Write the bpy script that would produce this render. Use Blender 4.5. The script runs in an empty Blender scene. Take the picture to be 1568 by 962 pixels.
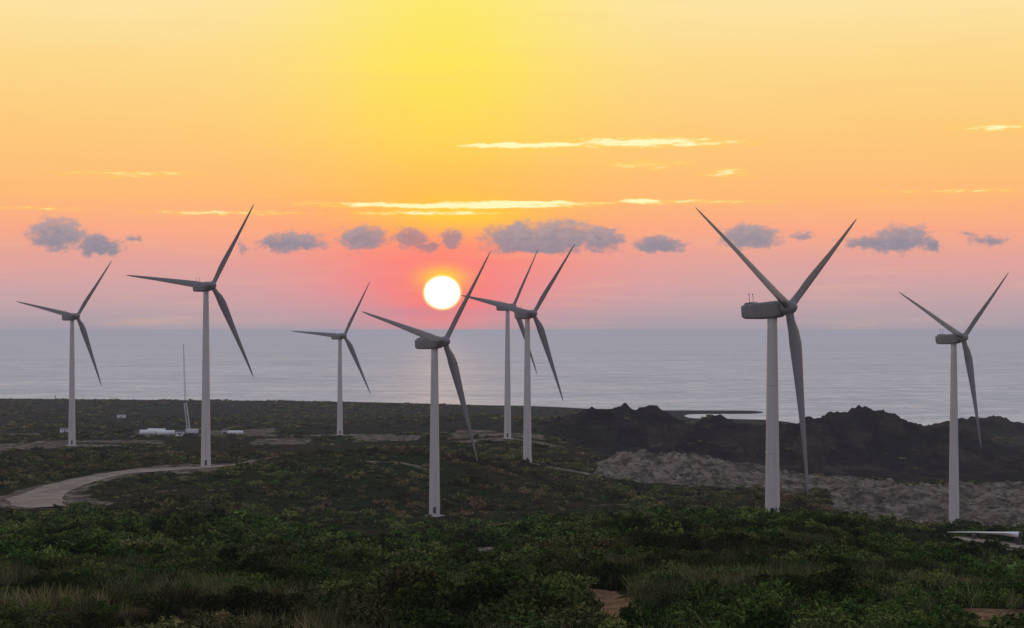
import bpy, math, random, bmesh
import numpy as np
from mathutils import Vector, Matrix
random.seed(7); rng=np.random.default_rng(7)
F=2926.0; CX=784.0; HY=503.0; CAMZ=105.0
sc=bpy.context.scene
sc.view_settings.view_transform='Standard'; sc.view_settings.look='None'; sc.view_settings.exposure=0

def lin(r,g,b):
    def f(c):
        c/=255.0
        return c/12.92 if c<=.04045 else ((c+.055)/1.055)**2.4
    return (f(r),f(g),f(b),1.0)

# ------------------------------------------------------------------ node helper
class NT:
    def __init__(s,nt): s.t=nt; s.n=nt.nodes; s.l=nt.links
    def put(s,sock,v):
        if isinstance(v,bpy.types.NodeSocket): s.l.new(v,sock)
        elif v is not None: sock.default_value=v
    def m(s,op,a,b=None,c=None,clamp=False):
        n=s.n.new('ShaderNodeMath'); n.operation=op; n.use_clamp=clamp
        s.put(n.inputs[0],a); s.put(n.inputs[1],b) if b is not None else None
        if c is not None: s.put(n.inputs[2],c)
        return n.outputs[0]
    def mr(s,v,a,b,c=0.0,d=1.0,smooth=True):
        n=s.n.new('ShaderNodeMapRange'); n.interpolation_type='SMOOTHSTEP' if smooth else 'LINEAR'
        n.clamp=True
        s.put(n.inputs[0],v); n.inputs[1].default_value=a; n.inputs[2].default_value=b; n.inputs[3].default_value=c; n.inputs[4].default_value=d
        return n.outputs[0]
    def noise(s,vec,scale,detail=4,rough=.55,out=0,dist=0.0):
        n=s.n.new('ShaderNodeTexNoise'); s.put(n.inputs['Vector'],vec)
        n.inputs['Scale'].default_value=scale; n.inputs['Detail'].default_value=detail; n.inputs['Roughness'].default_value=rough
        n.inputs['Distortion'].default_value=dist
        return n.outputs[out]
    def mix(s,f,a,b,mode='MIX'):
        n=s.n.new('ShaderNodeMix'); n.data_type='RGBA'; n.blend_type=mode; n.clamp_factor=True
        s.put(n.inputs[0],f); s.put(n.inputs[6],a); s.put(n.inputs[7],b)
        return n.outputs[2]
    def ramp(s,v,stops,interp='LINEAR'):
        n=s.n.new('ShaderNodeValToRGB'); cr=n.color_ramp; cr.interpolation=interp
        while len(cr.elements)<len(stops): cr.elements.new(.5)
        for e,(p,c) in zip(cr.elements,stops): e.position=p
        for e,(p,c) in zip(cr.elements,stops): e.position=p; e.color=c
        s.put(n.inputs[0],v); return n.outputs[0]
    def comb(s,x,y,z):
        n=s.n.new('ShaderNodeCombineXYZ'); s.put(n.inputs[0],x); s.put(n.inputs[1],y); s.put(n.inputs[2],z); return n.outputs[0]
    def sep(s,v):
        n=s.n.new('ShaderNodeSeparateXYZ'); s.put(n.inputs[0],v); return n.outputs
    def vm(s,op,a,b=None):
        n=s.n.new('ShaderNodeVectorMath'); n.operation=op; s.put(n.inputs[0],a)
        if b is not None: s.put(n.inputs[1],b)
        return n

# ------------------------------------------------------------------ WORLD
SUN_AZ=math.degrees(math.atan((677-CX)/F)); SUN_EL=math.degrees(math.atan((HY-448)/F))
def pa(x,y):
    t=(x-CX)/F; a=math.atan(t); e=math.atan((HY-y)/F*math.cos(a)); return math.degrees(a),math.degrees(e)
PD=51.07
w=bpy.data.worlds.new("World"); sc.world=w; w.use_nodes=True
w.node_tree.nodes.clear(); W=NT(w.node_tree)
tc=W.n.new('ShaderNodeTexCoord')
dirv=W.vm('NORMALIZE',tc.outputs['Generated']).outputs[0]
dx,dy,dz=W.sep(dirv)
el=W.m('MULTIPLY',W.m('ARCSINE',dz),57.2958)
az=W.m('MULTIPLY',W.m('ARCTAN2',dx,dy),57.2958)
def E(y): return (HY-y)/PD
def rpos(e): # elevation -> ramp pos ; -5..25 deg
    return (e+5)/30
ef=W.mr(el,-5,25,0,1,smooth=False)
side=[(rpos(-5),lin(125,125,140)),(rpos(-.1),lin(160,156,168)),(rpos(E(480)),lin(181,162,170)),(rpos(E(440)),lin(207,165,167)),(rpos(E(400)),lin(226,165,158)),
 (rpos(E(350)),lin(252,172,138)),(rpos(E(300)),lin(255,188,122)),(rpos(E(200)),lin(255,205,126)),(rpos(E(100)),lin(255,219,142)),(rpos(E(0)),lin(255,231,168)),(rpos(15),lin(250,232,192)),(rpos(25),lin(206,206,206))]
cent=[(rpos(-5),lin(125,115,132)),(rpos(-.1),lin(168,154,167)),(rpos(E(480)),lin(198,152,164)),(rpos(E(440)),lin(238,138,145)),(rpos(E(400)),lin(252,136,128)),
 (rpos(E(350)),lin(255,160,112)),(rpos(E(300)),lin(255,190,90)),(rpos(E(200)),lin(255,219,92)),(rpos(E(100)),lin(255,231,94)),(rpos(E(0)),lin(255,236,116)),(rpos(15),lin(255,232,165)),(rpos(25),lin(206,206,206))]
daz=W.m('SUBTRACT',az,SUN_AZ)
g1=W.m('EXPONENT',W.m('MULTIPLY',W.m('POWER',W.m('DIVIDE',W.m('ABSOLUTE',daz),4.4),2.0),-1.0))
def frontcol(e_):
    return W.mix(g1,W.ramp(e_,side),W.ramp(e_,cent))
back=W.ramp(W.mr(el,-5,60,0,1,smooth=False),[(0,lin(120,120,135)),(.077,lin(168,158,170)),(.2,lin(206,190,194)),(.45,lin(184,188,204)),(1,lin(138,155,188))])
upper=W.ramp(W.mr(el,25,90,0,1,smooth=False),[(0,lin(200,200,202)),(.5,lin(165,177,198)),(1,lin(132,150,184))])
plain=W.mix(W.mr(dy,-.2,.75),back,W.mix(W.mr(el,20,30),frontcol(ef),upper))
# detailed sky in the sector that carries the clouds
wob=W.noise(W.comb(W.m('MULTIPLY',az,.12),W.m('MULTIPLY',el,.9),0.0),1.0,4,.5)
edge=W.m('MULTIPLY',W.mr(el,12,15.5,1,0),W.mr(W.m('ABSOLUTE',az),26,32,1,0))
ef2=W.m('ADD',ef,W.m('MULTIPLY',W.m('MULTIPLY',W.m('SUBTRACT',wob,.5),.018),edge))
col=W.mix(W.mr(dy,-.2,.75),back,frontcol(ef2))
del_=W.m('SUBTRACT',el,SUN_EL)
def gauss(cx,cy,sx,sy):
    a=W.m('POWER',W.m('ABSOLUTE',W.m('DIVIDE',W.m('SUBTRACT',az,cx),sx)),2.0)
    b=W.m('POWER',W.m('ABSOLUTE',W.m('DIVIDE',W.m('SUBTRACT',el,cy),sy)),2.0)
    return W.m('EXPONENT',W.m('MULTIPLY',W.m('ADD',a,b),-1.0))
col=W.mix(W.m('MULTIPLY',gauss(SUN_AZ,SUN_EL-.05,1.8,1.0),.88),col,lin(255,122,118))
a_,e_=pa(700,328); col=W.mix(W.m('MULTIPLY',gauss(a_,e_,2.6,.5),.9),col,lin(255,208,60))
nv=W.noise(W.comb(W.m('MULTIPLY',az,1.5),W.m('MULTIPLY',el,2.2),0.0),1.5,5,.6,out=1)
nr,ng,nb=W.sep(nv)
az2=W.m('ADD',az,W.m('MULTIPLY',W.m('SUBTRACT',nr,.5),.75))
el2=W.m('ADD',el,W.m('MULTIPLY',W.m('SUBTRACT',ng,.5),.5))
def blobs(lst,A,Ee):
    cur=None
    for it in lst:
        x,y,hw,hh=it[:4]; wt=it[4] if len(it)>4 else 1.0
        a,e=pa(x,y)
        u=W.m('DIVIDE',W.m('SUBTRACT',A,a),hw/PD); v=W.m('DIVIDE',W.m('SUBTRACT',Ee,e),hh/PD)
        r=W.m('SQRT',W.m('ADD',W.m('MULTIPLY',u,u),W.m('MULTIPLY',v,v)))
        q=W.m('MULTIPLY',W.m('SUBTRACT',1.35,r,clamp=False),wt)
        cur=q if cur is None else W.m('MAXIMUM',cur,q)
    return cur
# bright thin streaks
el3=W.m('ADD',el,W.m('MULTIPLY',W.m('SUBTRACT',nb,.5),.13))
ns=W.noise(W.comb(W.m('MULTIPLY',az,1.6),W.m('MULTIPLY',el,11.0),3.3),1.0,6,.65)
st=blobs([(785,223,90,5),(850,221,60,4,.9),(990,218,150,9,.8),(700,315,200,4.5,1.15),(800,311,130,4,1.1),(983,308,34,4.5,1.0),(560,312,100,3,.7),
 (1530,195,75,6,.66),(1110,265,42,8,.5),(985,252,70,9,.47),(200,266,120,6,.45),(45,319,90,3,.45),(330,326,150,4,.5),(660,326,120,4,.7),(1060,309,120,4,.48),(1470,292,120,3,.45)],az,el3)
sm=W.mr(W.m('ADD',st,W.m('MULTIPLY',W.m('SUBTRACT',ns,.5),1.7)),.0,.95)
col=W.mix(W.m('MULTIPLY',sm,.92),col,W.mix(W.mr(sm,.3,1.0),lin(255,214,88),(1.05,1.0,.55,1)))
veil=W.noise(W.comb(W.m('MULTIPLY',az,.25),W.m('MULTIPLY',el,2.6),9.0),1.0,5,.6)
col=W.mix(W.m('MULTIPLY',W.m('MULTIPLY',W.mr(veil,.5,.8),.2),edge),col,lin(255,196,140))
# cumulus puffs
pf=blobs([(88,358,42,25),(152,376,34,16),(207,366,12,8,.6),(372,377,13,9,.55),(448,371,48,15),(425,374,30,9),(556,364,38,19),(628,366,28,15),(655,378,22,7,.8),(690,366,18,13),
 (790,364,50,24),(860,362,66,24),(918,366,38,20),(820,380,70,9),(1010,374,38,14),(1150,362,46,19),(1228,362,20,7,.6),(1380,366,46,21),(1340,374,50,12,.8),(1430,377,14,12,.85),(1515,368,34,10,.6),(1480,358,24,6,.5)],az2,el2)
nc=W.noise(W.comb(W.m('MULTIPLY',az,1.9),W.m('MULTIPLY',el,3.0),5.0),1.4,6,.62)
pm=W.mr(W.m('ADD',pf,W.m('MULTIPLY',W.m('SUBTRACT',nc,.5),1.7)),.1,.78)
ctone=W.mix(W.mr(W.m('ADD',nc,W.m('MULTIPLY',W.m('SUBTRACT',el,2.6),.45)),.35,.85),lin(132,137,155),lin(170,156,164))
ctone=W.mix(W.m('MULTIPLY',gauss(SUN_AZ-.5,SUN_EL+1.5,1.3,1.2),.5),ctone,lin(200,124,122))
col=W.mix(W.m('MULTIPLY',pm,.9),col,ctone)
col=W.mix(W.m('MULTIPLY',gauss(*pa(640,478),2.2,.16),.35),col,lin(172,142,166))
# yellow crown + disc
col=W.mix(W.m('MULTIPLY',gauss(SUN_AZ,SUN_EL+.42,.66,.34),1.0),col,lin(255,210,60))
nc2=W.m('MULTIPLY',W.m('SUBTRACT',nc,.5),.03)
u=W.m('DIVIDE',daz,1.02); v=W.m('DIVIDE',del_,.93)
r=W.m('ADD',W.m('SQRT',W.m('ADD',W.m('MULTIPLY',u,u),W.m('MULTIPLY',v,v))),nc2)
col=W.mix(W.mr(r,.62,.50),col,(1.15,.80,.22,1))
col=W.mix(W.mr(r,.545,.49),col,(1.6,1.55,1.35,1))
bgA=W.n.new('ShaderNodeBackground'); W.put(bgA.inputs[0],plain)
bgB=W.n.new('ShaderNodeBackground'); W.put(bgB.inputs[0],col)
sector=W.m('MULTIPLY',W.m('MULTIPLY',W.m('GREATER_THAN',el,-.3),W.m('LESS_THAN',el,16.0)),W.m('LESS_THAN',W.m('ABSOLUTE',az),32.0))
bg=W.n.new('ShaderNodeMixShader'); W.l.new(sector,bg.inputs[0]); W.l.new(bgA.outputs[0],bg.inputs[1]); W.l.new(bgB.outputs[0],bg.inputs[2])
sky=W.n.new('ShaderNodeTexSky'); sky.sky_type='NISHITA'; sky.sun_disc=False
sky.sun_elevation=math.radians(SUN_EL); sky.sun_rotation=math.radians(SUN_AZ)
bg2=W.n.new('ShaderNodeBackground'); W.put(bg2.inputs[0],sky.outputs[0]); bg2.inputs[1].default_value=.05
ad=W.n.new('ShaderNodeMixShader'); ad.inputs[0].default_value=.03
W.l.new(bg.outputs[0],ad.inputs[1]); W.l.new(bg2.outputs[0],ad.inputs[2])
out=W.n.new('ShaderNodeOutputWorld'); W.l.new(ad.outputs[0],out.inputs[0])

# ------------------------------------------------------------------ SUN
sl=bpy.data.lights.new("sun_light",'SUN'); sl.energy=.4; sl.angle=math.radians(.9); sl.color=(1,.55,.28)
so=bpy.data.objects.new("sun_light",sl); sc.collection.objects.link(so)
ea=math.radians(SUN_EL+.4); aa=math.radians(SUN_AZ)
sd=Vector((math.sin(aa)*math.cos(ea),math.cos(aa)*math.cos(ea),math.sin(ea)))
so.rotation_euler=(-sd).to_track_quat('-Z','Y').to_euler(); so.location=(0,500,400)

# ------------------------------------------------------------------ CAMERA
cam=bpy.data.cameras.new("camera"); co=bpy.data.objects.new("camera",cam); sc.collection.objects.link(co)
cam.sensor_width=36; cam.angle=2*math.atan(784/F); cam.clip_start=.5; cam.clip_end=400000
co.location=(0,0,CAMZ); co.rotation_euler=(math.radians(90)+math.atan(22/F),0,0); sc.camera=co

# ------------------------------------------------------------------ NOISE
def _h(ix,iy,s):
    n=(ix.astype(np.int64)*374761393+iy.astype(np.int64)*668265263+s*1442695041)&0xffffffff
    n=((n^(n>>13))*1274126177)&0xffffffff
    n=n^(n>>16)
    return (n&0xffff)/65535.0
def vn(x,y,s=0):
    ix=np.floor(x);iy=np.floor(y);fx=x-ix;fy=y-iy
    fx=fx*fx*(3-2*fx);fy=fy*fy*(3-2*fy)
    a=_h(ix,iy,s);b=_h(ix+1,iy,s);c=_h(ix,iy+1,s);d=_h(ix+1,iy+1,s)
    return (a*(1-fx)+b*fx)*(1-fy)+(c*(1-fx)+d*fx)*fy
def fbm(x,y,sc_,o=4,s=0):
    t=0;a=1;n=0
    for i in range(o):
        t=t+a*(vn(x/sc_*2**i+17.3*i,y/sc_*2**i-9.1*i,s+i)-.5);n+=a;a*=.5
    return t/n*2
def ridged(x,y,sc_,o=4,s=0,g_=.5):
    t=0;a=1;n=0
    for i in range(o):
        t=t+a*(1-np.abs(2*vn(x/sc_*2**i+5.3*i,y/sc_*2**i-3.1*i,s+i)-1));n+=a;a*=g_
    return t/n

# ------------------------------------------------------------------ TERRAIN PROFILE
L=[ # (depth, [(x,y)...])   z from sight lines
(120,[(0,945),(300,940),(600,946),(860,938),(930,948),(1000,938),(1100,930),(1568,940)]),
(160,[(0,905),(200,898),(500,908),(760,915),(880,902),(935,906),(1000,885),(1200,880),(1400,895),(1568,915)]),
(210,[(0,862),(150,858),(300,862),(420,872),(600,884),(760,882),(860,858),(1000,842),(1200,836),(1350,850),(1400,862),(1568,890)]),
(250,[(0,868),(200,862),(330,856),(450,862),(600,866),(740,872),(850,852),(1000,832),(1200,824),(1350,838),(1400,856),(1568,880)]),
(300,[(0,848),(150,842),(300,840),(450,852),(600,862),(760,850),(850,824),(950,812),(1100,805),(1200,802),(1300,806),(1350,818),(1400,852),(1568,880)]),
(330,[(0,836),(300,832),(450,840),(600,846),(800,834),(900,818),(1000,809),(1100,805),(1200,802),(1300,808),(1350,828),(1400,848),(1568,870)]),
(385,[(0,820),(300,814),(500,826),(700,830),(900,814),(1100,806),(1200,804),(1300,810),(1370,820),(1400,820),(1500,828),(1568,834)]),
(444,[(0,808),(200,802),(400,814),(600,820),(800,812),(1000,800),(1183,797),(1270,805),(1350,814),(1400,816),(1568,822)]),
(560,[(0,788),(200,784),(400,792),(600,808),(800,800),(1000,788),(1200,784),(1270,800),(1400,814),(1568,818)]),
(650,[(0,776),(100,776),(250,768),(400,774),(500,784),(668,794),(800,786),(1000,776),(1200,776),(1270,794),(1400,812),(1568,814)]),
(720,[(0,757),(60,757),(150,748),(250,743),(350,738),(480,730),(600,732),(700,745),(800,755),(1000,768),(1200,770),(1270,787),(1400,811),(1568,811)]),
(765,[(0,746),(100,741),(200,730),(300,726),(350,722),(420,710),(520,705),(620,706),(720,722),(800,738),(900,748),(1000,762),(1200,766),(1260,775),(1300,790),(1460,808),(1568,806)]),
(812,[(0,735),(100,726),(200,718),(316,716),(365,713),(400,700),(480,690),(560,688),(650,690),(720,702),(806,724),(900,742),(1000,757),(1150,762),(1260,768),(1300,764),(1400,780),(1460,784),(1568,787)]),
(850,[(0,728),(200,714),(316,712),(400,706),(520,694),(650,694),(720,706),(806,716),(900,736),(1000,752),(1200,756),(1280,758),(1350,756),(1460,752),(1568,755)]),
(888,[(0,718),(200,711),(400,712),(520,702),(650,700),(806,710),(900,728),(920,734),(1000,744),(1100,750),(1200,752),(1300,750),(1400,748),(1568,750)]),
(945,[(0,708),(200,703),(400,706),(600,702),(800,704),(890,720),(912,714),(935,698),(960,688),(1000,689),(1060,695),(1100,702),(1170,714),(1240,729),(1270,736),(1300,732),(1350,740),(1380,748),(1568,748)]),
(1030,[(0,698),(200,692),(400,696),(600,694),(800,692),(900,712),(1000,716),(1200,738),(1400,748),(1568,748)]),
(1110,[(0,692),(115,682),(200,684),(400,686),(600,684),(778,672),(850,682),(930,705),(1000,715),(1200,736),(1400,747),(1568,748)]),
(1200,[(0,676),(115,674),(200,674),(400,674),(600,672),(778,663),(850,672),(930,700),(1000,710),(1200,736),(1400,747),(1568,748)]),
(1270,[(0,671),(200,668),(400,669),(525,666),(620,666),(700,661),(778,661),(830,662),(870,683),(940,700),(1000,706),(1200,735),(1300,742),(1568,742)]),
(1400,[(0,664),(300,659),(600,655),(700,650),(800,656),(840,657),(900,674),(1000,692),(1100,698),(1200,712),(1300,716),(1400,716),(1500,717),(1568,719)]),
(1500,[(0,657),(300,655),(500,650),(640,638),(740,634),(800,643),(840,641),(900,640),(960,638),(1010,648),(1060,658),(1100,652),(1160,649),(1220,646),(1280,647),(1320,636),(1360,640),(1400,650),(1440,662),(1490,678),(1530,696),(1568,700)]),
(1680,[(0,650),(300,650),(600,643),(800,648),(900,648),(1000,662),(1100,664),(1250,664),(1400,670),(1568,682)]),
(1850,[(0,640),(300,642),(600,640),(800,642),(900,641),(1000,648),(1100,654),(1250,662),(1400,660),(1440,653),(1480,646),(1530,648),(1568,652),(1640,656)]),
(2100,[(0,632),(300,636),(600,636),(800,638),(1000,640),(1100,641.5),(1170,644),(1230,650),(1300,656),(1568,656)]),
(2250,[(0,626),(300,628),(600,629),(800,631),(900,633),(1000,636),(1040,638),(1060,641),(1170,642),(1250,645),(1568,648)]),
(2320,[(0,623.5),(300,625),(600,626.5),(800,629),(900,631),(1000,634),(1040,635),(1060,637.5),(1170,638),(1250,641),(1568,644)]),
(2370,[(0,621),(400,622),(640,624),(800,627),(900,629),(1040,630.2),(1150,630.2),(1190,634),(1300,638),(1568,640)]),
(2420,[(0,619),(400,620),(640,622),(800,625),(900,627.5),(1040,627.6),(1150,627.8),(1190,632),(1300,638),(1568,640)]),
(2520,[(0,615.5),(400,617),(640,620),(800,622),(900,625.5),(1000,630),(1568,634)]),
(2700,[(0,610),(300,612.5),(500,614.5),(640,617.4),(750,620),(1568,630)]),
(2850,[(0,611),(200,613),(1568,624)]),
]
XS=np.linspace(-400,1968,320); LD=np.linspace(math.log(3),math.log(3400),760); DS=np.exp(LD)
ld=[];lz=[]
for d,z in [(3,-2.0),(15,-4.5),(40,-10.5),(80,-15.2)]:
    ld.append(d); lz.append(np.full_like(XS,CAMZ+z))
for d,pts in L:
    px=[p[0] for p in pts]; py=[p[1] for p in pts]
    ld.append(d); lz.append(CAMZ-(np.interp(XS,px,py)-HY)*d/F)
for d in (2950,3400): ld.append(d); lz.append(np.full_like(XS,-8.0))
ld=np.array(ld); lz=np.array(lz)
G=np.empty((len(DS),len(XS)))
for j in range(len(XS)): G[:,j]=np.interp(DS,ld,lz[:,j])
def gk(s):
    k=np.arange(-int(3*s)-1,int(3*s)+2); w_=np.exp(-k*k/(2*s*s)); return w_/w_.sum()
def sm1(A,s,ax):
    k=gk(s); p=len(k)//2
    A=np.pad(A,[(p,p) if a==ax else (0,0) for a in (0,1)],mode='edge')
    return np.apply_along_axis(lambda v:np.convolve(v,k,'valid'),ax,A)
G=sm1(sm1(G,1.3,0),1.0,1)
def coords(X,Y):
    th=np.arctan2(X,Y); R=np.hypot(X,Y)
    c=np.cos(np.minimum(np.abs(th),.42)); d=np.maximum(R*c,3.01)
    xp=CX+F*np.tan(np.clip(th,-.42,.42)); return xp,d
def base_h(X,Y):
    xp,d=coords(X,Y)
    u=np.clip((xp-XS[0])/(XS[1]-XS[0]),0,len(XS)-1.001); v=np.clip((np.log(d)-LD[0])/(LD[1]-LD[0]),0,len(DS)-1.001)
    i=v.astype(int); j=u.astype(int); fv=v-i; fu=u-j
    return (G[i,j]*(1-fu)+G[i,j+1]*fu)*(1-fv)+(G[i+1,j]*(1-fu)+G[i+1,j+1]*fu)*fv
def P(x,d): return ((x-CX)/F*d,d)
def sst(a,b,x):
    t=np.clip((x-a)/(b-a),0,1); return t*t*(3-2*t)
# turbines: hub px, px radius, view yaw, phase
TB=[((118,484),116,39.6,41),((325,437),158,37,35),((527,514),102,38.7,34.5),((681,523),198,52,43.5),((786,469),115,50,38),((817,480),145,41,41),((1208,471),290,61,59.7),((1475,517),173,56,53.7)]
tow=[]
for (hx,hy),Lp,psi,ph in TB:
    d=44*F/Lp; hub=Vector(((hx-CX)/F*d,d,CAMZ+(HY-hy)/F*d))
    th=math.atan2(hub.x,hub.y); toC=Vector((-math.sin(th),-math.cos(th),0)); rt=Vector((math.cos(th),-math.sin(th),0))
    p=math.radians(psi); ah=toC*math.cos(p)+rt*math.sin(p)
    tow.append((hub,ah,hub-ah*4.4,ph))
road=[(385,820),(340,815),(290,808),(235,800),(180,788),(130,770),(92,745),(66,715),(56,690),(58,668),(70,648),(88,628)]
rp=np.array([P(*q) for q in road])
def refine(pts,n=12):
    o=[]; q=np.vstack([2*pts[0]-pts[1],pts,2*pts[-1]-pts[-2]])
    for i in range(1,len(q)-2):
        for k in range(n):
            t=k/n; a,b,c,d=q[i-1],q[i],q[i+1],q[i+2]
            o.append(.5*((2*b)+(c-a)*t+(2*a-5*b+4*c-d)*t*t+(-a+3*b-3*c+d)*t**3))
    o.append(pts[-1]); return np.array(o)
rc=refine(rp)
path2=refine(np.array([P(1375,430),P(1400,410),P(1440,396),P(1500,384),P(1568,376),P(1660,368)]))
def distto(X,Y,pl):
    r=np.full(X.shape,1e9)
    for i in range(len(pl)): r=np.minimum(r,(X-pl[i,0])**2+(Y-pl[i,1])**2)
    return np.sqrt(r)
def zones(X,Y):
    xp,d=coords(X,Y)
    wob=fbm(X,Y,40,4,31)
    wx=xp+wob*14
    def box(x0,x1,d0,d1,sx=12,sd_=12):
        return sst(x0-sx,x0+sx,wx)*sst(x1+sx,x1-sx,wx)*sst(d0-sd_,d0+sd_,d+wob*18)*sst(d1+sd_,d1-sd_,d+wob*18)
    bare=box(912,1372,893,985,8,8)
    bare=np.maximum(bare,box(1280,1700,600,905,14,18))
    for hub,ah,tb,ph in tow:
        rad=16 if hub.y>700 else 0
        if rad:
            r_=np.hypot((X-tb.x)/1.9,(Y-tb.y)); bare=np.maximum(bare,sst(rad+6,rad-4,r_+wob*5))
    for x0,x1,d0,d1 in [(-60,105,1110,1180),(60,250,1150,1205),(385,470,1150,1215),(540,640,1165,1240),(690,830,1165,1235),(205,400,1285,1400),(240,385,780,850),(385,420,1260,1420),(700,760,1250,1290),(0,60,1330,1400)]:
        bare=np.maximum(bare,box(x0,x1,d0,d1,10,7))
    bare=np.maximum(bare,sst(24,9,distto(X,Y,rc)+wob*7)*.95)
    bare=np.maximum(bare,sst(12,5,distto(X,Y,path2)+wob*2))
    for x,dd,rx,ry in [(930,136,2.6,24),(958,122,2.2,12),(1545,116,3.4,6),(700,320,8,14),(255,560,12,6),(930,610,8,8),(300,470,5,4),(230,700,20,5),(950,690,14,5),(610,760,16,6)]:
        cx,cy=P(x,dd); r_=np.hypot((X-cx)/rx,(Y-cy)/ry)+fbm(X,Y,5,3,77)*.6
        k=1.0 if dd<150 else .55
        bare=np.maximum(bare,sst(1.15,.7,r_)*k)
    rock=box(835,1600,1280,1650,14,40)
    rock=np.maximum(rock,box(1400,1760,1750,1990,14,40)*.8)
    return np.clip(bare,0,1),np.clip(rock,0,1)
def height(X,Y):
    xp,d=coords(X,Y); z=base_h(X,Y)
    land=sst(3,12,z)
    flat=np.ones_like(z)
    for hub,ah,tb,ph in tow: flat*=1-np.exp(-((X-tb.x)**2+(Y-tb.y)**2)/(24.0**2))
    flat*=1-.9*sst(34,10,distto(X,Y,rc)); flat*=1-.8*sst(16,6,distto(X,Y,path2))
    a1=np.clip((d-40)/400,0,1)
    bare,rock=zones(X,Y)
    plainf=sst(960,1080,d)*(1-rock)
    n=(fbm(X,Y,80,4,3)*3.2*a1+fbm(X,Y,16,3,9)*1.1*np.clip((d-20)/150,0,1))*(1-.6*plainf)*(1-.7*bare)
    q=bare*sst(1260,1300,xp)*sst(650,690,d)*sst(960,900,d)
    mnd=bare*sst(900,925,xp)*sst(885,905,d)*sst(1000,970,d)
    rk=(ridged(X,Y*.6,110,7,21,.60)-.60)*40+(ridged(X,Y*.5,26,4,57,.62)-.6)*13
    n=n*flat+rock*rk*sst(1230,1420,d)
    n=n+q*flat*((ridged(X,Y*.6,34,5,88,.62)-.6)*15+fbm(X,Y,8,2,12)*1.2)+mnd*(ridged(X,Y*.25,12,4,91)-.6)*7
    far=sst(1500,2000,d)*(1-rock)
    return z+n*land*(1-.5*far)
th=np.concatenate([np.linspace(-math.pi,-.42,90)[:-1],np.linspace(-.42,-.29,60)[:-1],np.linspace(-.29,.29,800),np.linspace(.29,.42,60)[1:],np.linspace(.42,math.pi,90)[1:]])
dd=np.concatenate([np.exp(np.linspace(math.log(3.2),math.log(90),60))[:-1],np.exp(np.linspace(math.log(90),math.log(3300),700))])
TH,DD=np.meshgrid(th,dd); RR=DD/np.cos(np.minimum(np.abs(TH),.42))
X=RR*np.sin(TH); Y=RR*np.cos(TH); Z=height(X,Y)
bare,rock=zones(X,Y)
nr_,ncol=X.shape
V=np.stack([X,Y,Z],-1).reshape(-1,3)
idx=np.arange(nr_*ncol).reshape(nr_,ncol)
Q=np.stack([idx[:-1,:-1],idx[:-1,1:],idx[1:,1:],idx[1:,:-1]],-1).reshape(-1,4)[:,::-1]
def mk(name,V,Q,smooth=True,k=4):
    me=bpy.data.meshes.new(name); me.vertices.add(len(V)); me.vertices.foreach_set('co',np.ascontiguousarray(V,dtype=np.float32).ravel())
    me.loops.add(len(Q)*k); me.loops.foreach_set('vertex_index',np.ascontiguousarray(Q,dtype=np.int32).ravel())
    me.polygons.add(len(Q)); me.polygons.foreach_set('loop_start',np.arange(0,len(Q)*k,k,dtype=np.int32))
    me.polygons.foreach_set('use_smooth',np.full(len(Q),smooth)); me.update(calc_edges=True); me.validate()
    return me
def ob(name,me,mat=None,parent=None):
    o=bpy.data.objects.new(name,me); sc.collection.objects.link(o)
    if mat: me.materials.append(mat)
    if parent: o.parent=parent
    return o
tm=mk("ground",V,Q)
for nm,arr in (("bare",bare),("rock",rock)):
    a=tm.attributes.new(nm,'FLOAT','POINT'); a.data.foreach_set('value',arr.ravel().astype(np.float32))
# ------------------------------------------------------------------ MATERIALS
def mat(name):
    m=bpy.data.materials.new(name); m.use_nodes=True; m.node_tree.nodes.clear(); return m,NT(m.node_tree)
HAZE=lin(152,147,162)  # haze colour that surfaces emit themselves, painted in by distance
def finish_with_haze(N,shader,k=21000.0,maxf=.9,hz=None):
    """evening haze painted into the surface: emission mixed in by distance from the origin"""
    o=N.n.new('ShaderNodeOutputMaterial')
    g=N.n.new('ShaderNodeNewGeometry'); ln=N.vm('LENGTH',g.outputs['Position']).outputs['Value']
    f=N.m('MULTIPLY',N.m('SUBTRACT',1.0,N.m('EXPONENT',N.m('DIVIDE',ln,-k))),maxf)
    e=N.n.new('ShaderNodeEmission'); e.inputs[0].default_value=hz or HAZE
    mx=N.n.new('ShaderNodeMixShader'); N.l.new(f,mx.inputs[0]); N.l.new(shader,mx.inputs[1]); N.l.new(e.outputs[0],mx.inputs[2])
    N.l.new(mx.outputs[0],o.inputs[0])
def pr(N,col,rough=.9,spec=.2,metal=0.0,normal=None):
    b=N.n.new('ShaderNodeBsdfPrincipled'); N.put(b.inputs['Base Color'],col); N.put(b.inputs['Roughness'],rough)
    b.inputs['Specular IOR Level'].default_value=spec; b.inputs['Metallic'].default_value=metal
    if normal is not None: N.l.new(normal,b.inputs['Normal'])
    return b
def diff(N,col,normal=None):
    b=N.n.new('ShaderNodeBsdfDiffuse'); N.put(b.inputs[0],col)
    if normal is not None: N.l.new(normal,b.inputs['Normal'])
    return b
def bump(N,h,st=.5,di=1.0):
    b=N.n.new('ShaderNodeBump'); N.l.new(h,b.inputs['Height']); b.inputs['Strength'].default_value=st; b.inputs['Distance'].default_value=di; return b.outputs[0]
def attr(N,nm):
    a=N.n.new('ShaderNodeAttribute'); a.attribute_name=nm; return a.outputs['Fac']
gm,N=mat("ground_cover")
pos=N.n.new('ShaderNodeNewGeometry').outputs['Position']
nA=N.noise(pos,.012,4,.6); nB=N.noise(pos,.09,4,.65); nC=N.noise(pos,.6,3,.7)
veg=N.mix(N.mr(nA,.42,.6),(.026,.040,.013,1),(.054,.041,.021,1))
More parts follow.
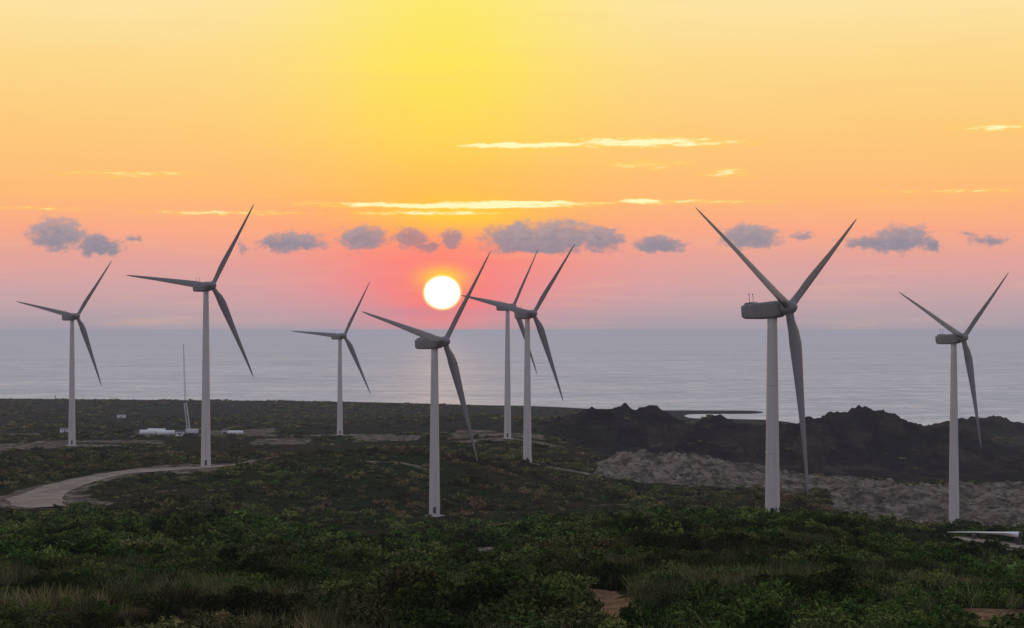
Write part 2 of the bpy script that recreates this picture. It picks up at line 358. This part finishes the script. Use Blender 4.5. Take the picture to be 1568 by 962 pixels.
veg=N.mix(N.mr(nB,.45,.7),veg,(.016,.026,.009,1))
veg=N.mix(N.m('MULTIPLY',N.mr(nC,.5,.75),.6),veg,(.070,.058,.030,1))
x_,y_,z_=N.sep(pos)
farf=N.mr(y_,1000,1500)
veg=N.mix(farf,veg,N.mix(N.mr(nB,.42,.62),(.020,.040,.030,1),(.085,.058,.042,1)))
gul=N.noise(N.vm('MULTIPLY',pos,(.05,.02,.04)).outputs[0],1.0,6,.72)
rk=N.mix(N.mr(gul,.42,.60),(.010,.009,.009,1),(.072,.053,.043,1))
st_=N.noise(N.vm('MULTIPLY',pos,(.01,.01,.35)).outputs[0],1.0,4,.6)
rk=N.mix(N.m('MULTIPLY',N.mr(st_,.46,.58),.5),rk,(.026,.023,.021,1))
rk=N.mix(N.m('MULTIPLY',N.mr(nA,.5,.62),.6),rk,(.014,.024,.016,1))
soil=N.mix(N.mr(nB,.35,.65),(.13,.102,.075,1),(.32,.26,.20,1))
soil=N.mix(N.m('MULTIPLY',N.mr(N.noise(N.vm('MULTIPLY',pos,(1,.3,2)).outputs[0],.2,5,.72),.46,.6),.8),soil,(.052,.044,.033,1))
warm=N.mr(N.vm('LENGTH',pos).outputs['Value'],170,230,1,0)
soil=N.mix(warm,soil,N.mix(N.mr(nC,.4,.6),(.20,.115,.06,1),(.33,.20,.11,1)))
bm=N.mr(N.m('ADD',attr(N,'bare'),N.m('MULTIPLY',N.m('SUBTRACT',nB,.5),.8)),.30,.55)
c=N.mix(attr(N,'rock'),veg,rk); c=N.mix(bm,c,soil)
hh=N.m('ADD',nC,N.m('ADD',N.m('MULTIPLY',nB,3.0),N.m('MULTIPLY',N.m('MULTIPLY',gul,attr(N,'rock')),12.0)))
finish_with_haze(N,diff(N,c,bump(N,hh,1.0,2.4)).outputs[0])
g=ob("ground",tm,gm)
def ribbon(name,pl,hw,m,lift=.3):
    t=np.gradient(pl,axis=0); t/=np.linalg.norm(t,axis=1)[:,None]; nrm=np.stack([-t[:,1],t[:,0]],-1)
    K=9; rows=[]
    for k in np.linspace(-1,1,K):
        q=pl+nrm*k*hw*(1+.3*fbm(pl[:,0],pl[:,1],24,3,int(5+(k>0)*3)))[:,None]
        rows.append(np.column_stack([q,height(q[:,0],q[:,1])+lift*(1-.6*k*k)]))
    A=np.stack(rows,1); n=len(pl); i=np.arange(n*K).reshape(n,K)
    q=np.stack([i[:-1,:-1],i[:-1,1:],i[1:,1:],i[1:,:-1]],-1).reshape(-1,4)
    return ob(name,mk(name,A.reshape(-1,3),q),m)
rm,N=mat("packed_dirt")
pos=N.n.new('ShaderNodeNewGeometry').outputs['Position']
n1=N.noise(pos,.15,4,.65); n2=N.noise(pos,1.5,3,.6)
c=N.mix(N.mr(n1,.35,.65),(.25,.195,.15,1),(.40,.325,.26,1)); c=N.mix(N.m('MULTIPLY',N.mr(n2,.5,.7),.4),c,(.19,.145,.105,1))
finish_with_haze(N,diff(N,c).outputs[0])
ribbon("dirt_road",rc,9.5,rm,.5); ribbon("dirt_track",path2,4.2,rm,.3)
# SEA
rs=np.concatenate([[0.5],np.exp(np.linspace(math.log(300),math.log(260000),60))]); ts=np.linspace(0,2*math.pi,129)[:-1]
SV=np.array([[r*math.sin(t),r*math.cos(t),0] for r in rs for t in ts]); i=np.arange(len(rs)*128).reshape(-1,128)
SQ=np.stack([i[:-1],i[1:],np.roll(i,-1,1)[1:],np.roll(i,-1,1)[:-1]],-1).reshape(-1,4)
smt,N=mat("sea_water")
pos=N.n.new('ShaderNodeNewGeometry').outputs['Position']
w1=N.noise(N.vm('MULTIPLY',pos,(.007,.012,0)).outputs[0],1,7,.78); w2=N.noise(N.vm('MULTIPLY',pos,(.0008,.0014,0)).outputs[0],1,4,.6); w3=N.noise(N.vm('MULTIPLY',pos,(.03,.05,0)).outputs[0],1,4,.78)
cc_=N.mix(N.mr(w2,.38,.62),(.52,.54,.56,1),(.76,.71,.65,1)); cc_=N.mix(N.m('MULTIPLY',N.mr(w1,.45,.58),.8),cc_,(.98,.88,.77,1)); cc_=N.mix(N.m('MULTIPLY',N.mr(w3,.5,.6),.5),cc_,(.26,.28,.31,1))  # pale warm streaks paint glints and sky sheen into the diffuse colour
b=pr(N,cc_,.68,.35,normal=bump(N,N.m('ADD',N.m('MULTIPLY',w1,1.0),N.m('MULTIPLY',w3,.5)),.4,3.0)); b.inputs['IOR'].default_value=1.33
finish_with_haze(N,b.outputs[0],9500.0,.97,lin(155,153,166))  # sea haze painted in as emission, stronger toward the horizon
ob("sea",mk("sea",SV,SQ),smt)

# ------------------------------------------------------------------ VEGETATION
def leafmat(name,cols,lo=.36,hi=1.5):
    m,N=mat(name)
    gpos=N.n.new('ShaderNodeNewGeometry'); pos=gpos.outputs['Position']
    oi=N.n.new('ShaderNodeObjectInfo').outputs['Random']; isl=gpos.outputs['Random Per Island']
    nA=N.noise(pos,.015,2,.6); nB=N.noise(pos,.07,2,.6)
    x_,y_,z_=N.sep(pos)
    t=N.m('ADD',N.m('MULTIPLY',nA,1.1),N.m('ADD',N.m('MULTIPLY',oi,.38),N.m('MULTIPLY',isl,.16)))
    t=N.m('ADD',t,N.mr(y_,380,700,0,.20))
    c=N.ramp(N.m('SUBTRACT',t,.38,clamp=True),cols)
    k_=N.m('MULTIPLY',N.mr(isl,0,1,.55,1.4,smooth=False),N.mr(nB,.36,.64,lo,hi))  # leaf tone variation, widened to paint light and dark into the clumps
    k_=N.m('MULTIPLY',k_,N.mr(oi,0,1,.6,1.4,smooth=False))
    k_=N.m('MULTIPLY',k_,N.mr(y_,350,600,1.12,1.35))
    c=N.vm('MULTIPLY',c,N.comb(k_,k_,k_)).outputs[0]
    d_=N.n.new('ShaderNodeBsdfDiffuse'); N.l.new(c,d_.inputs[0])
    finish_with_haze(N,d_.outputs[0]); return m
lm=leafmat("shrub_leaves",[(0,(.028,.066,.012,1)),(.3,(.048,.092,.018,1)),(.55,(.074,.094,.023,1)),(.8,(.086,.072,.030,1)),(1,(.10,.066,.034,1))])
grm=leafmat("grass_blades",[(0,(.055,.078,.026,1)),(.5,(.090,.090,.036,1)),(1,(.15,.11,.052,1))])
def bush(seed,n=300,tall=1.0,leaf=.17):
    r=np.random.default_rng(seed); lobes=[(0,0,.35,.75)]+[(r.uniform(-.65,.65),r.uniform(-.65,.65),r.uniform(.2,.75)*tall,r.uniform(.28,.5)) for _ in range(6)]
    vs=[];fs=[]
    for _ in range(n):
        lx,ly,lz,lr=lobes[r.integers(len(lobes))]
        d=r.normal(size=3); d/=np.linalg.norm(d); d[2]=abs(d[2])*1.0 if r.random()<.75 else d[2]
        p=np.array([lx,ly,lz])+d*lr*r.uniform(.6,1.12)
        if p[2]<0: p[2]=r.uniform(0,.2)
        a=r.normal(size=3)*.7; a/=np.linalg.norm(a); b_=np.cross(a,r.normal(size=3)+d*.8); b_/=np.linalg.norm(b_)
        s=leaf*r.uniform(.5,1.25); k=len(vs); c_=np.cross(a,b_)*s*.3
        vs+= [p-a*s,p-b_*s*.6+c_,p+a*s,p+b_*s*.6+c_]; fs.append((k,k+1,k+2,k+3))
    for _ in range(7):
        e=np.array([r.uniform(-.5,.5),r.uniform(-.5,.5),r.uniform(.5,1.0)*tall]); q=np.array([r.uniform(-.1,.1),r.uniform(-.1,.1),-.3]); s=np.array([.03,.0,0]); t=np.array([0,.03,0]); k=len(vs)
        vs+=[q-s,q+s,e+s*.3,e-s*.3,q-t,q+t,e+t*.3,e-t*.3]; fs+=[(k,k+1,k+2,k+3),(k+4,k+5,k+6,k+7)]
    return np.array(vs),np.array(fs)
def tuft(seed,n=40):
    r=np.random.default_rng(seed); vs=[];fs=[]
    for _ in range(n):
        b0=np.array([r.normal()*.35,r.normal()*.35,-.1]); h=r.uniform(.6,1.3); lean=r.normal(size=2)*.22; a=r.uniform(0,6.3); s=np.array([math.cos(a),math.sin(a),0])*.026
        m_=b0+np.array([lean[0]*.4,lean[1]*.4,h*.6]); t=b0+np.array([lean[0]*1.3,lean[1]*1.3,h]); k=len(vs)
        vs+=[b0-s,b0+s,m_+s*.8,m_-s*.8,t+s*.15,t-s*.15]; fs+=[(k,k+1,k+2,k+3),(k+3,k+2,k+4,k+5)]
    return np.array(vs),np.array(fs)
def boulder(seed):
    bm_=bmesh.new(); bmesh.ops.create_icosphere(bm_,subdivisions=2,radius=1.0); r=np.random.default_rng(seed)
    pl=[(lambda v:v/np.linalg.norm(v))(r.normal(size=3)) for _ in range(9)]; ds=[r.uniform(.45,.85) for _ in pl]
    vs=[]
    for v in bm_.verts:
        p=np.array(v.co)
        for n_,d_ in zip(pl,ds):
            q=p@n_-d_
            if q>0: p=p-n_*q
        vs.append(p*np.array([1,1,.75]))
    fs=[[v.index for v in f.verts] for f in bm_.faces]; bm_.free(); return np.array(vs),np.array(fs)
def srccol(name,gens,m,k=4):
    c=bpy.data.collections.new(name)
    for i,(v,f) in enumerate(gens):
        me=mk(name+"_part",v,f,False,k); me.materials.append(m); o=bpy.data.objects.new(name+"_part",me); c.objects.link(o)
    return c
near_c=srccol("near_shrub_variants",[bush(60+s,620+40*(s%3),.8+.3*(s%3),.085+.012*(s%2)) for s in range(1,7)],lm)
shc=srccol("shrub_variants",[bush(s,300+20*(s%3),.8+.3*(s%3),.12+.015*(s%2)) for s in range(1,7)],lm)
mid_c=srccol("low_shrub_variants",[bush(40+s,100,.7+.2*(s%3),.22) for s in range(1,5)],lm)
far_c=srccol("distant_shrub_variants",[bush(20+s,50,.8+.2*(s%2),.36) for s in range(1,5)],lm)
tfc=srccol("grass_variants",[tuft(s) for s in range(1,5)],grm)
bmt,N=mat("rubble_stone")
oi=N.n.new('ShaderNodeObjectInfo').outputs['Random']; pos=N.n.new('ShaderNodeNewGeometry').outputs['Position']
finish_with_haze(N,diff(N,N.mix(N.noise(pos,.9,3,.6),N.ramp(oi,[(0,(.10,.085,.07,1)),(1,(.30,.26,.21,1))]),(.20,.17,.135,1))).outputs[0])
rubc=srccol("rubble_variants",[boulder(s) for s in range(1,5)],bmt,3)
def scatter(name,pts,scale,col,nvar):
    me=bpy.data.meshes.new(name); me.vertices.add(len(pts)); me.vertices.foreach_set('co',pts.astype(np.float32).ravel())
    a=me.attributes.new('sc','FLOAT_VECTOR','POINT'); a.data.foreach_set('vector',scale.astype(np.float32).ravel())
    rot=np.column_stack([rng.normal(0,.12,len(pts)),rng.normal(0,.12,len(pts)),rng.uniform(0,6.28,len(pts))])
    a=me.attributes.new('ro','FLOAT_VECTOR','POINT'); a.data.foreach_set('vector',rot.astype(np.float32).ravel())
    a=me.attributes.new('ix','INT','POINT'); a.data.foreach_set('value',rng.integers(0,nvar,len(pts)).astype(np.int32))
    o=ob(name,me); gn=bpy.data.node_groups.new(name+"_scatter",'GeometryNodeTree')
    gn.interface.new_socket('Geometry',in_out='INPUT',socket_type='NodeSocketGeometry'); gn.interface.new_socket('Geometry',in_out='OUTPUT',socket_type='NodeSocketGeometry')
    n=gn.nodes; l=gn.links; gi=n.new('NodeGroupInput'); go=n.new('NodeGroupOutput'); ip=n.new('GeometryNodeInstanceOnPoints')
    ci=n.new('GeometryNodeCollectionInfo'); ci.inputs['Collection'].default_value=col; ci.inputs['Separate Children'].default_value=True; ci.inputs['Reset Children'].default_value=True
    mp=n.new('GeometryNodeMeshToPoints'); l.new(gi.outputs[0],mp.inputs[0])
    def na(nm,ty):
        q=n.new('GeometryNodeInputNamedAttribute'); q.data_type=ty; q.inputs['Name'].default_value=nm
        return [s for s in q.outputs if s.enabled and s.name=='Attribute'][0]
    l.new(mp.outputs[0],ip.inputs['Points']); l.new(ci.outputs[0],ip.inputs['Instance']); ip.inputs['Pick Instance'].default_value=True
    l.new(na('ix','INT'),ip.inputs['Instance Index']); l.new(na('ro','FLOAT_VECTOR'),ip.inputs['Rotation']); l.new(na('sc','FLOAT_VECTOR'),ip.inputs['Scale'])
    l.new(ip.outputs[0],go.inputs[0]); md=o.modifiers.new("scatter",'NODES'); md.node_group=gn
    return o
def sample(n,d0,d1,tmax=.34):
    u=rng.random(n); d=np.sqrt(d0**2+(d1**2-d0**2)*u); t=rng.uniform(-tmax,tmax,n)
    return d*np.sin(t),d*np.cos(t)
def keep(X,Y,dens,thr_b=.3):
    b,r=zones(X,Y); k=(b+fbm(X,Y,9,2,55)*.2<thr_b)&(rng.random(len(X))<dens)
    k&=distto(X,Y,rc)>11.5; k&=distto(X,Y,path2)>5
    xp,d=coords(X,Y); k&=~((xp>895)&(xp<972)&(d>94)&(d<160)&(rng.random(len(X))<.92))
    k&=~((xp>1290)&(xp<1700)&(d>290)&(d<372)&(rng.random(len(X))<.55))
    for hub,ah,tb,ph in tow: k&=np.hypot(X-tb.x,Y-tb.y)>4.2
    return X[k],Y[k]
def veg(name,bands,col,nv):
    PT=[];SC=[]
    for n,d0,d1,s0,s1 in bands:
        X_,Y_=sample(n,d0,d1); den=np.clip(.75+.9*fbm(X_,Y_,35,3,41),.1,1)
        X_,Y_=keep(X_,Y_,den); f=np.clip(1+1.1*fbm(X_,Y_,26,3,43),.4,2.1)
        s=(s0+(s1-s0)*rng.random(len(X_))**2.2)*f; PT.append(np.column_stack([X_,Y_,height(X_,Y_)-.15*s])); SC.append(np.column_stack([s*rng.uniform(.9,1.3,len(s)),s*rng.uniform(.9,1.3,len(s)),s*rng.uniform(.6,1.1,len(s))]))
    return scatter(name,np.vstack(PT),np.vstack(SC),col,nv)
veg("shrub_thicket",[(7000,85,215,.5,1.9)],near_c,6)
veg("shrub_thicket",[(11500,210,440,.8,2.4)],shc,6)
veg("hillside_scrub",[(23000,430,1020,.7,2.2)],mid_c,4)
X_,Y_=sample(20000,1000,2750); X_,Y_=keep(X_,Y_,np.clip(.4+1.1*fbm(X_,Y_,120,3,61),.04,1),.2); h=height(X_,Y_); k=h>3; b_,r_=zones(X_,Y_); k&=(r_<.3)|(rng.random(len(h))<.12)
X_,Y_,h=X_[k],Y_[k],h[k]; s=rng.uniform(1.2,3.4,len(h)); scatter("distant_scrub",np.column_stack([X_,Y_,h-.3]),np.column_stack([s*1.4,s*1.4,s*.6]),far_c,4)
X_,Y_=sample(13000,88,260); X_,Y_=keep(X_,Y_,np.clip(.3+1.6*fbm(X_,Y_,22,3,71),.03,1),.55); s=rng.uniform(.5,1.3,len(X_)); scatter("tall_grass",np.column_stack([X_,Y_,height(X_,Y_)]),np.column_stack([s*1.2,s*1.2,s*1.15]),tfc,4)
# rubble over the quarry and the spoil heap
X_,Y_=sample(26000,560,1000); b_,_r=zones(X_,Y_); xp,d=coords(X_,Y_); k=(b_>.6)&(xp>905)&(rng.random(len(X_))<np.clip(.35+1.4*fbm(X_,Y_,30,3,19),.05,1))
k&=np.hypot(X_-tow[7][2].x,Y_-tow[7][2].y)>7
X_,Y_=X_[k],Y_[k]; s=.25+1.5*rng.random(len(X_))**4; scatter("quarry_rubble",np.column_stack([X_,Y_,height(X_,Y_)]),np.column_stack([s*1.3,s,s]),rubc,4)

# ------------------------------------------------------------------ WIND TURBINES
def painted(name,c0,rough=.4):
    m,N=mat(name); tcn=N.n.new('ShaderNodeTexCoord').outputs['Object']
    a=N.noise(tcn,.35,4,.6); s_=N.noise(N.vm('MULTIPLY',tcn,(1.5,1.5,.06)).outputs[0],1,4,.65)
    c=N.mix(N.m('MULTIPLY',N.mr(s_,.45,.75),.35),c0,tuple(x*.6 for x in c0[:3])+(1,)); c=N.mix(N.m('MULTIPLY',N.mr(a,.5,.75),.18),c,(.3,.27,.23,1))
    finish_with_haze(N,pr(N,c,rough,.3).outputs[0]); return m
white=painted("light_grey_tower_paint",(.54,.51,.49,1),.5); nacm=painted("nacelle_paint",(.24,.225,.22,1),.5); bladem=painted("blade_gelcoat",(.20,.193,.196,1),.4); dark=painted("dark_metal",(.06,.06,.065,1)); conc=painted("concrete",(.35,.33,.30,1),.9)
def loft(name,secs,m,parent=None,cap=True,mtx=None,smooth=True,closed=True):
    S=np.array(secs); n,k=S.shape[:2]; i=np.arange(n*k).reshape(n,k)
    q=np.stack([i[:-1],np.roll(i,-1,1)[:-1],np.roll(i,-1,1)[1:],i[1:]],-1).reshape(-1,4).tolist()
    if cap: q+= [i[0][::-1].tolist(),i[-1].tolist()]
    me=bpy.data.meshes.new(name); me.from_pydata(S.reshape(-1,3).tolist(),[],q); me.update()
    if smooth:
        me.polygons.foreach_set('use_smooth',[len(p.vertices)==4 for p in me.polygons])
    o=ob(name,me,m,parent)
    if mtx is not None: o.matrix_local=mtx
    return o
def circ(r,z,n=32,cx=0,cy=0): return [(cx+r*math.cos(2*math.pi*t/n),cy+r*math.sin(2*math.pi*t/n),z) for t in range(n)]
def blade_secs():
    prof=[(0,1.9,1.0,0),(1.6,1.9,1.0,0),(3.2,2.1,.85,14),(5.5,2.8,.5,14),(8.5,3.4,.33,12),(12,3.2,.27,9),(18,2.6,.23,6),(25,1.95,.2,3.5),(32,1.4,.18,1.5),(38,1.0,.17,.5),(41.5,.68,.16,0),(43.3,.35,.16,0),(44,.08,.16,0)]
    S=[]
    for r,c,t,tw in prof:
        tw=math.radians(tw); row=[]; bl=min(1,max(0,(1-t)/.5)); pb=.0007*r*r
        for k in range(24):
            a=2*math.pi*k/24; x=math.cos(a)*.5; y=math.sin(a)*.5*t*(1+bl*.55*math.cos(a))
            x=(x-.2*bl)*c
            y*=c; row.append((x*math.cos(tw)-y*math.sin(tw),x*math.sin(tw)+y*math.cos(tw)+pb,r))
        S.append(row)
    return S
BS=blade_secs()
def rrect(w_,h_,r_,x,cz=0,n=6):
    o=[]
    for sx,sy,a0 in [(1,1,0),(-1,1,90),(-1,-1,180),(1,-1,270)]:
        for k in range(n):
            a=math.radians(a0+90*k/(n-1)); o.append((x,sx*(w_/2-r_)+r_*math.cos(a),cz+sy*(h_/2-r_)+r_*math.sin(a)))
    return o
PITCH=math.radians(-14)
for (hub,ah,tb,ph) in tow:
    e=bpy.data.objects.new("wind_turbine",None); sc.collection.objects.link(e)
    gz=float(height(np.array([tb.x]),np.array([tb.y]))[0]); e.location=(tb.x,tb.y,gz)
    top=hub.z-gz-1.9
    rb=1.15+(2.1-1.15)*min(1,top/74)
    zs=sorted(set([-2.0,0.0]+list(np.linspace(0,top,14))))
    loft("tower",[circ(rb+(1.15-rb)*max(0,z)/top,z,36) for z in zs],white,e)
    for f in (.0,.33,.66,.995):
        z=top*f; r_=rb+(1.15-rb)*f; loft("tower_flange",[circ(r_+.02,z-.0,36),circ(r_+.06,z+.05,36),circ(r_+.06,z+.2,36),circ(r_+.015,z+.26,36)],white,e)
    loft("foundation",[circ(3.6,-1.5,32),circ(3.6,.1,32),circ(2.8,.25,32)],conc,e)
    toC=Vector((-tb.x,-tb.y,0)).normalized(); ang=math.atan2(toC.y,toC.x)
    dsec=[[(rb*.985,-.45,1.0),(rb*1.03,-.45,1.0),(rb*1.03,.45,1.0),(rb*.985,.45,1.0)],[(rb*.98,-.45,3.1),(rb*1.025,-.45,3.1),(rb*1.025,.45,3.1),(rb*.98,.45,3.1)]]
    loft("tower_door",dsec,dark,e,mtx=Matrix.Rotation(ang,4,'Z'),smooth=False)
    tilt=math.radians(5.5); a3=(ah*math.cos(tilt)+Vector((0,0,math.sin(tilt)))).normalized()
    yv=Vector((0,0,1)).cross(a3).normalized(); zv=a3.cross(yv)
    M=Matrix(((a3.x,yv.x,zv.x,0),(a3.y,yv.y,zv.y,0),(a3.z,yv.z,zv.z,0),(0,0,0,1)))
    H=hub-Vector((tb.x,tb.y,gz)); Mh=Matrix.Translation(H)@M
    loft("nacelle",[rrect(1.9,2.0,.5,-12.2,.35),rrect(3.0,2.9,.6,-11.9,.2),rrect(3.4,3.35,.6,-11.2,.1),rrect(3.6,3.8,.55,-8,-.05),rrect(3.6,3.9,.55,-4,-.1),rrect(3.5,3.8,.6,-2.4,-.05),rrect(3.0,3.2,.8,-1.75,0),rrect(2.4,2.4,1.1,-1.55,0)],nacm,e,mtx=Mh)
    loft("nacelle_cooler",[rrect(2.8,.5,.15,-11.0,1.8),rrect(2.8,.8,.2,-10.7,1.8),rrect(2.8,.8,.2,-9.0,1.85),rrect(2.8,.4,.15,-8.5,1.75)],nacm,e,mtx=Mh)
    for yy in (-.9,.9):
        loft("wind_sensor_mast",[circ(.06,1.7,8,-9.8,yy),circ(.05,4.0,8,-9.8,yy),circ(.16,4.05,8,-9.8,yy),circ(.16,4.25,8,-9.8,yy)],dark,e,mtx=Mh)
    loft("yaw_collar",[circ(1.2,top-.3,32),circ(1.45,top,32),circ(1.45,top+.6,32)],dark,e)
    rr=[(-1.6,1.35),(-1.2,1.7),(-.2,1.75),(.7,1.6),(1.4,1.2),(1.9,.7),(2.15,.2)]
    loft("rotor_hub",[[(x,r_*math.cos(t),r_*math.sin(t)) for t in np.linspace(0,2*math.pi,29)[:-1]] for x,r_ in rr],nacm,e,mtx=Mh)
    up=zv; s_=yv if yv.dot(Vector((1,0,0)))>0 else -yv
    for b_i in range(3):
        f=math.radians(ph+120*b_i); bd=up*math.cos(f)+s_*math.sin(f); bd=(bd*math.cos(math.radians(2.2))+a3*math.sin(math.radians(2.2))).normalized()
        tang=(-up*math.sin(f)+s_*math.cos(f))
        cx_=(tang*math.cos(PITCH)+a3*math.sin(PITCH)); cx_=(cx_-bd*cx_.dot(bd)).normalized(); cy_=bd.cross(cx_)
        B=Matrix(((cx_.x,cy_.x,bd.x,H.x),(cx_.y,cy_.y,bd.y,H.y),(cx_.z,cy_.z,bd.z,H.z),(0,0,0,1)))
        loft("blade_%d"%(b_i+1),BS,bladem,e,mtx=B)

# ------------------------------------------------------------------ SITE OBJECTS
def gh(x,d):
    X0,Y0=P(x,d); return Vector((X0,Y0,float(height(np.array([X0]),np.array([Y0]))[0])))
def box(name,parent,c,s,m,rot=0):
    x,y,z=s; b_=min(s)*.12
    S=[rrect(y,z,b_,-x/2),rrect(y,z,b_,x/2)]
    return loft(name,S,m,parent,mtx=Matrix.Translation(c)@Matrix.Rotation(rot,4,'Z'),smooth=False)
def tube(bmv,a,b_,r_):
    a=Vector(a);b_=Vector(b_);d=(b_-a).normalized();u=d.orthogonal().normalized();v_=d.cross(u);k=len(bmv[0])
    for p in (a,b_):
        for t in range(4): bmv[0].append(tuple(p+(u*math.cos(t*math.pi/2)+v_*math.sin(t*math.pi/2))*r_))
    for t in range(4): bmv[1].append((k+t,k+(t+1)%4,k+4+(t+1)%4,k+4+t))
def lattice(name,parent,a,b_,w0,w1,n,r_,m):
    a=Vector(a);b_=Vector(b_);d=(b_-a).normalized();u=d.cross(Vector((0,1,0.01))).normalized();v_=d.cross(u); bm=([],[]); prev=None
    for i in range(n+1):
        t=i/n; w_=(w0+(w1-w0)*t)/2; p=a.lerp(b_,t); cs_=[p+u*w_+v_*w_,p-u*w_+v_*w_,p-u*w_-v_*w_,p+u*w_-v_*w_]
        if prev:
            for j in range(4): tube(bm,prev[j],cs_[j],r_); tube(bm,prev[j],cs_[(j+1)%4],r_*.6)
        prev=cs_
    me=bpy.data.meshes.new(name); me.from_pydata(bm[0],[],bm[1]); me.update(); return ob(name,me,m,parent)
b0=gh(293,1290)
e=bpy.data.objects.new("crawler_crane",None); sc.collection.objects.link(e); e.location=b0
cw=painted("crane_paint",(.62,.64,.68,1))
for yy in (-2.8,2.8): box("track",e,Vector((0,yy,.8)),(9,1.3,1.6),dark)
box("carbody",e,Vector((0,0,1.4)),(4,5,.9),dark); box("upper_house",e,Vector((2,0,3.2)),(9,3.4,2.6),cw); box("counterweight",e,Vector((6.5,0,3.4)),(2.4,5.2,3.2),dark); box("operator_cab",e,Vector((-3.0,2.2,3.4)),(2.2,1.4,2.4),cw)
tip=Vector((-4.0,0,22)); tp2=Vector((-5.3,0,62))
lattice("lattice_boom",e,(-1.5,0,2.5),tip,2.0,1.6,12,.16,cw); lattice("lattice_jib",e,tip,tp2,1.0,.4,24,.06,nacm)
bm=([],[]); tube(bm,(5.5,0,5),(2.5,0,12),.12); tube(bm,(2.5,0,12),tip,.08); tube(bm,tip,(-3.2,0,6),.06)
me=bpy.data.meshes.new("pendant_lines"); me.from_pydata(bm[0],[],bm[1]); ob("pendant_lines",me,dark,e)
for x,d,h_ in [(85,1750,24)]:
    b0=gh(x,d); e=bpy.data.objects.new("met_mast",None); sc.collection.objects.link(e); e.location=b0
    lattice("mast_lattice",e,(0,0,0),(0,0,h_),.9,.6,20,.1,dark)
    bm=([],[]); tube(bm,(-1.5,0,h_*.9),(1.5,0,h_*.9),.06)
    for q in ((12,6),(-12,6),(0,-14)): tube(bm,(q[0],q[1],0),(0,0,h_*.8),.03)
    me=bpy.data.meshes.new("guy_wires"); me.from_pydata(bm[0],[],bm[1]); ob("guy_wires",me,dark,e)
wm=painted("stored_component_white",(.80,.80,.82,1))
for x,d,L_,r_ in [(226,1300,5,1.6),(240,1312,6,1.9),(254,1292,6,1.6),(361,1300,5,1.3)]:
    b0=gh(x,d); e=bpy.data.objects.new("tower_section",None); sc.collection.objects.link(e); e.location=b0+Vector((0,0,r_+.5))
    loft("steel_shell",[[(xx,rr_*math.cos(t),rr_*math.sin(t)) for t in np.linspace(0,2*math.pi,25)[:-1]] for xx,rr_ in ((-L_,r_*.8),(-L_,r_),(L_,r_*.93),(L_,r_*.75))],wm,e)
    for xx in (-L_*.6,L_*.6): box("cradle",e,Vector((xx,0,-r_-.1)),(.8,2*r_,1.0),dark)
for x,d,wd in [(100,1420,7),(345,1310,4),(186,1900,8),(276,1286,5)]:
    b0=gh(x,d); e=bpy.data.objects.new("site_office",None); sc.collection.objects.link(e); e.location=b0
    box("walls",e,Vector((0,0,1.4)),(wd,3.2,3.0),wm)
    S=[[(-wd/2-.3,-2,2.9),(-wd/2-.3,0,4.0),(-wd/2-.3,2,2.9)],[(wd/2+.3,-2,2.9),(wd/2+.3,0,4.0),(wd/2+.3,2,2.9)]]
    loft("roof",S,dark,e,smooth=False)
    for xx in (-wd*.25,wd*.25): box("window",e,Vector((xx,-1.62,1.7)),(1.1,.08,.9),dark)
    box("door",e,Vector((0,-1.63,1.05)),(.9,.08,2.0),dark)
# turbine blade lying on stands beside the track at right
e=bpy.data.objects.new("turbine_blade",None); sc.collection.objects.link(e)
zz=CAMZ-(819-HY)*380/F; e.location=Vector((P(1563,380)[0],380,zz))
bd=Vector((-1,.75,.03)).normalized(); hx_=Vector((bd.y,-bd.x,0)).normalized(); uy_=bd.cross(hx_)
R4=Matrix(((hx_.x,uy_.x,bd.x,0),(hx_.y,uy_.y,bd.y,0),(hx_.z,uy_.z,bd.z,0),(0,0,0,1)))
loft("blade_shell",[[(x*.62,y*.62,z*.36) for x,y,z in r_] for r_ in BS],wm,e,mtx=R4)
loft("root_ring",[circ(.60,-.1,28),circ(.64,-.1,28),circ(.64,.3,28),circ(.58,.3,28)],dark,e,mtx=R4)
for q in (.6,10):
    p_=bd*q; gz_=float(height(np.array([e.location.x+p_.x]),np.array([380+p_.y]))[0])-zz
    hgt=max(.4,-.6-gz_+.3); box("blade_stand",e,Vector((p_.x,p_.y,-.55-hgt/2)),(.5,1.2,hgt),dark,.5)
for m_ in bpy.data.materials:
    try: m_.cycles.emission_sampling='NONE'
    except Exception: pass
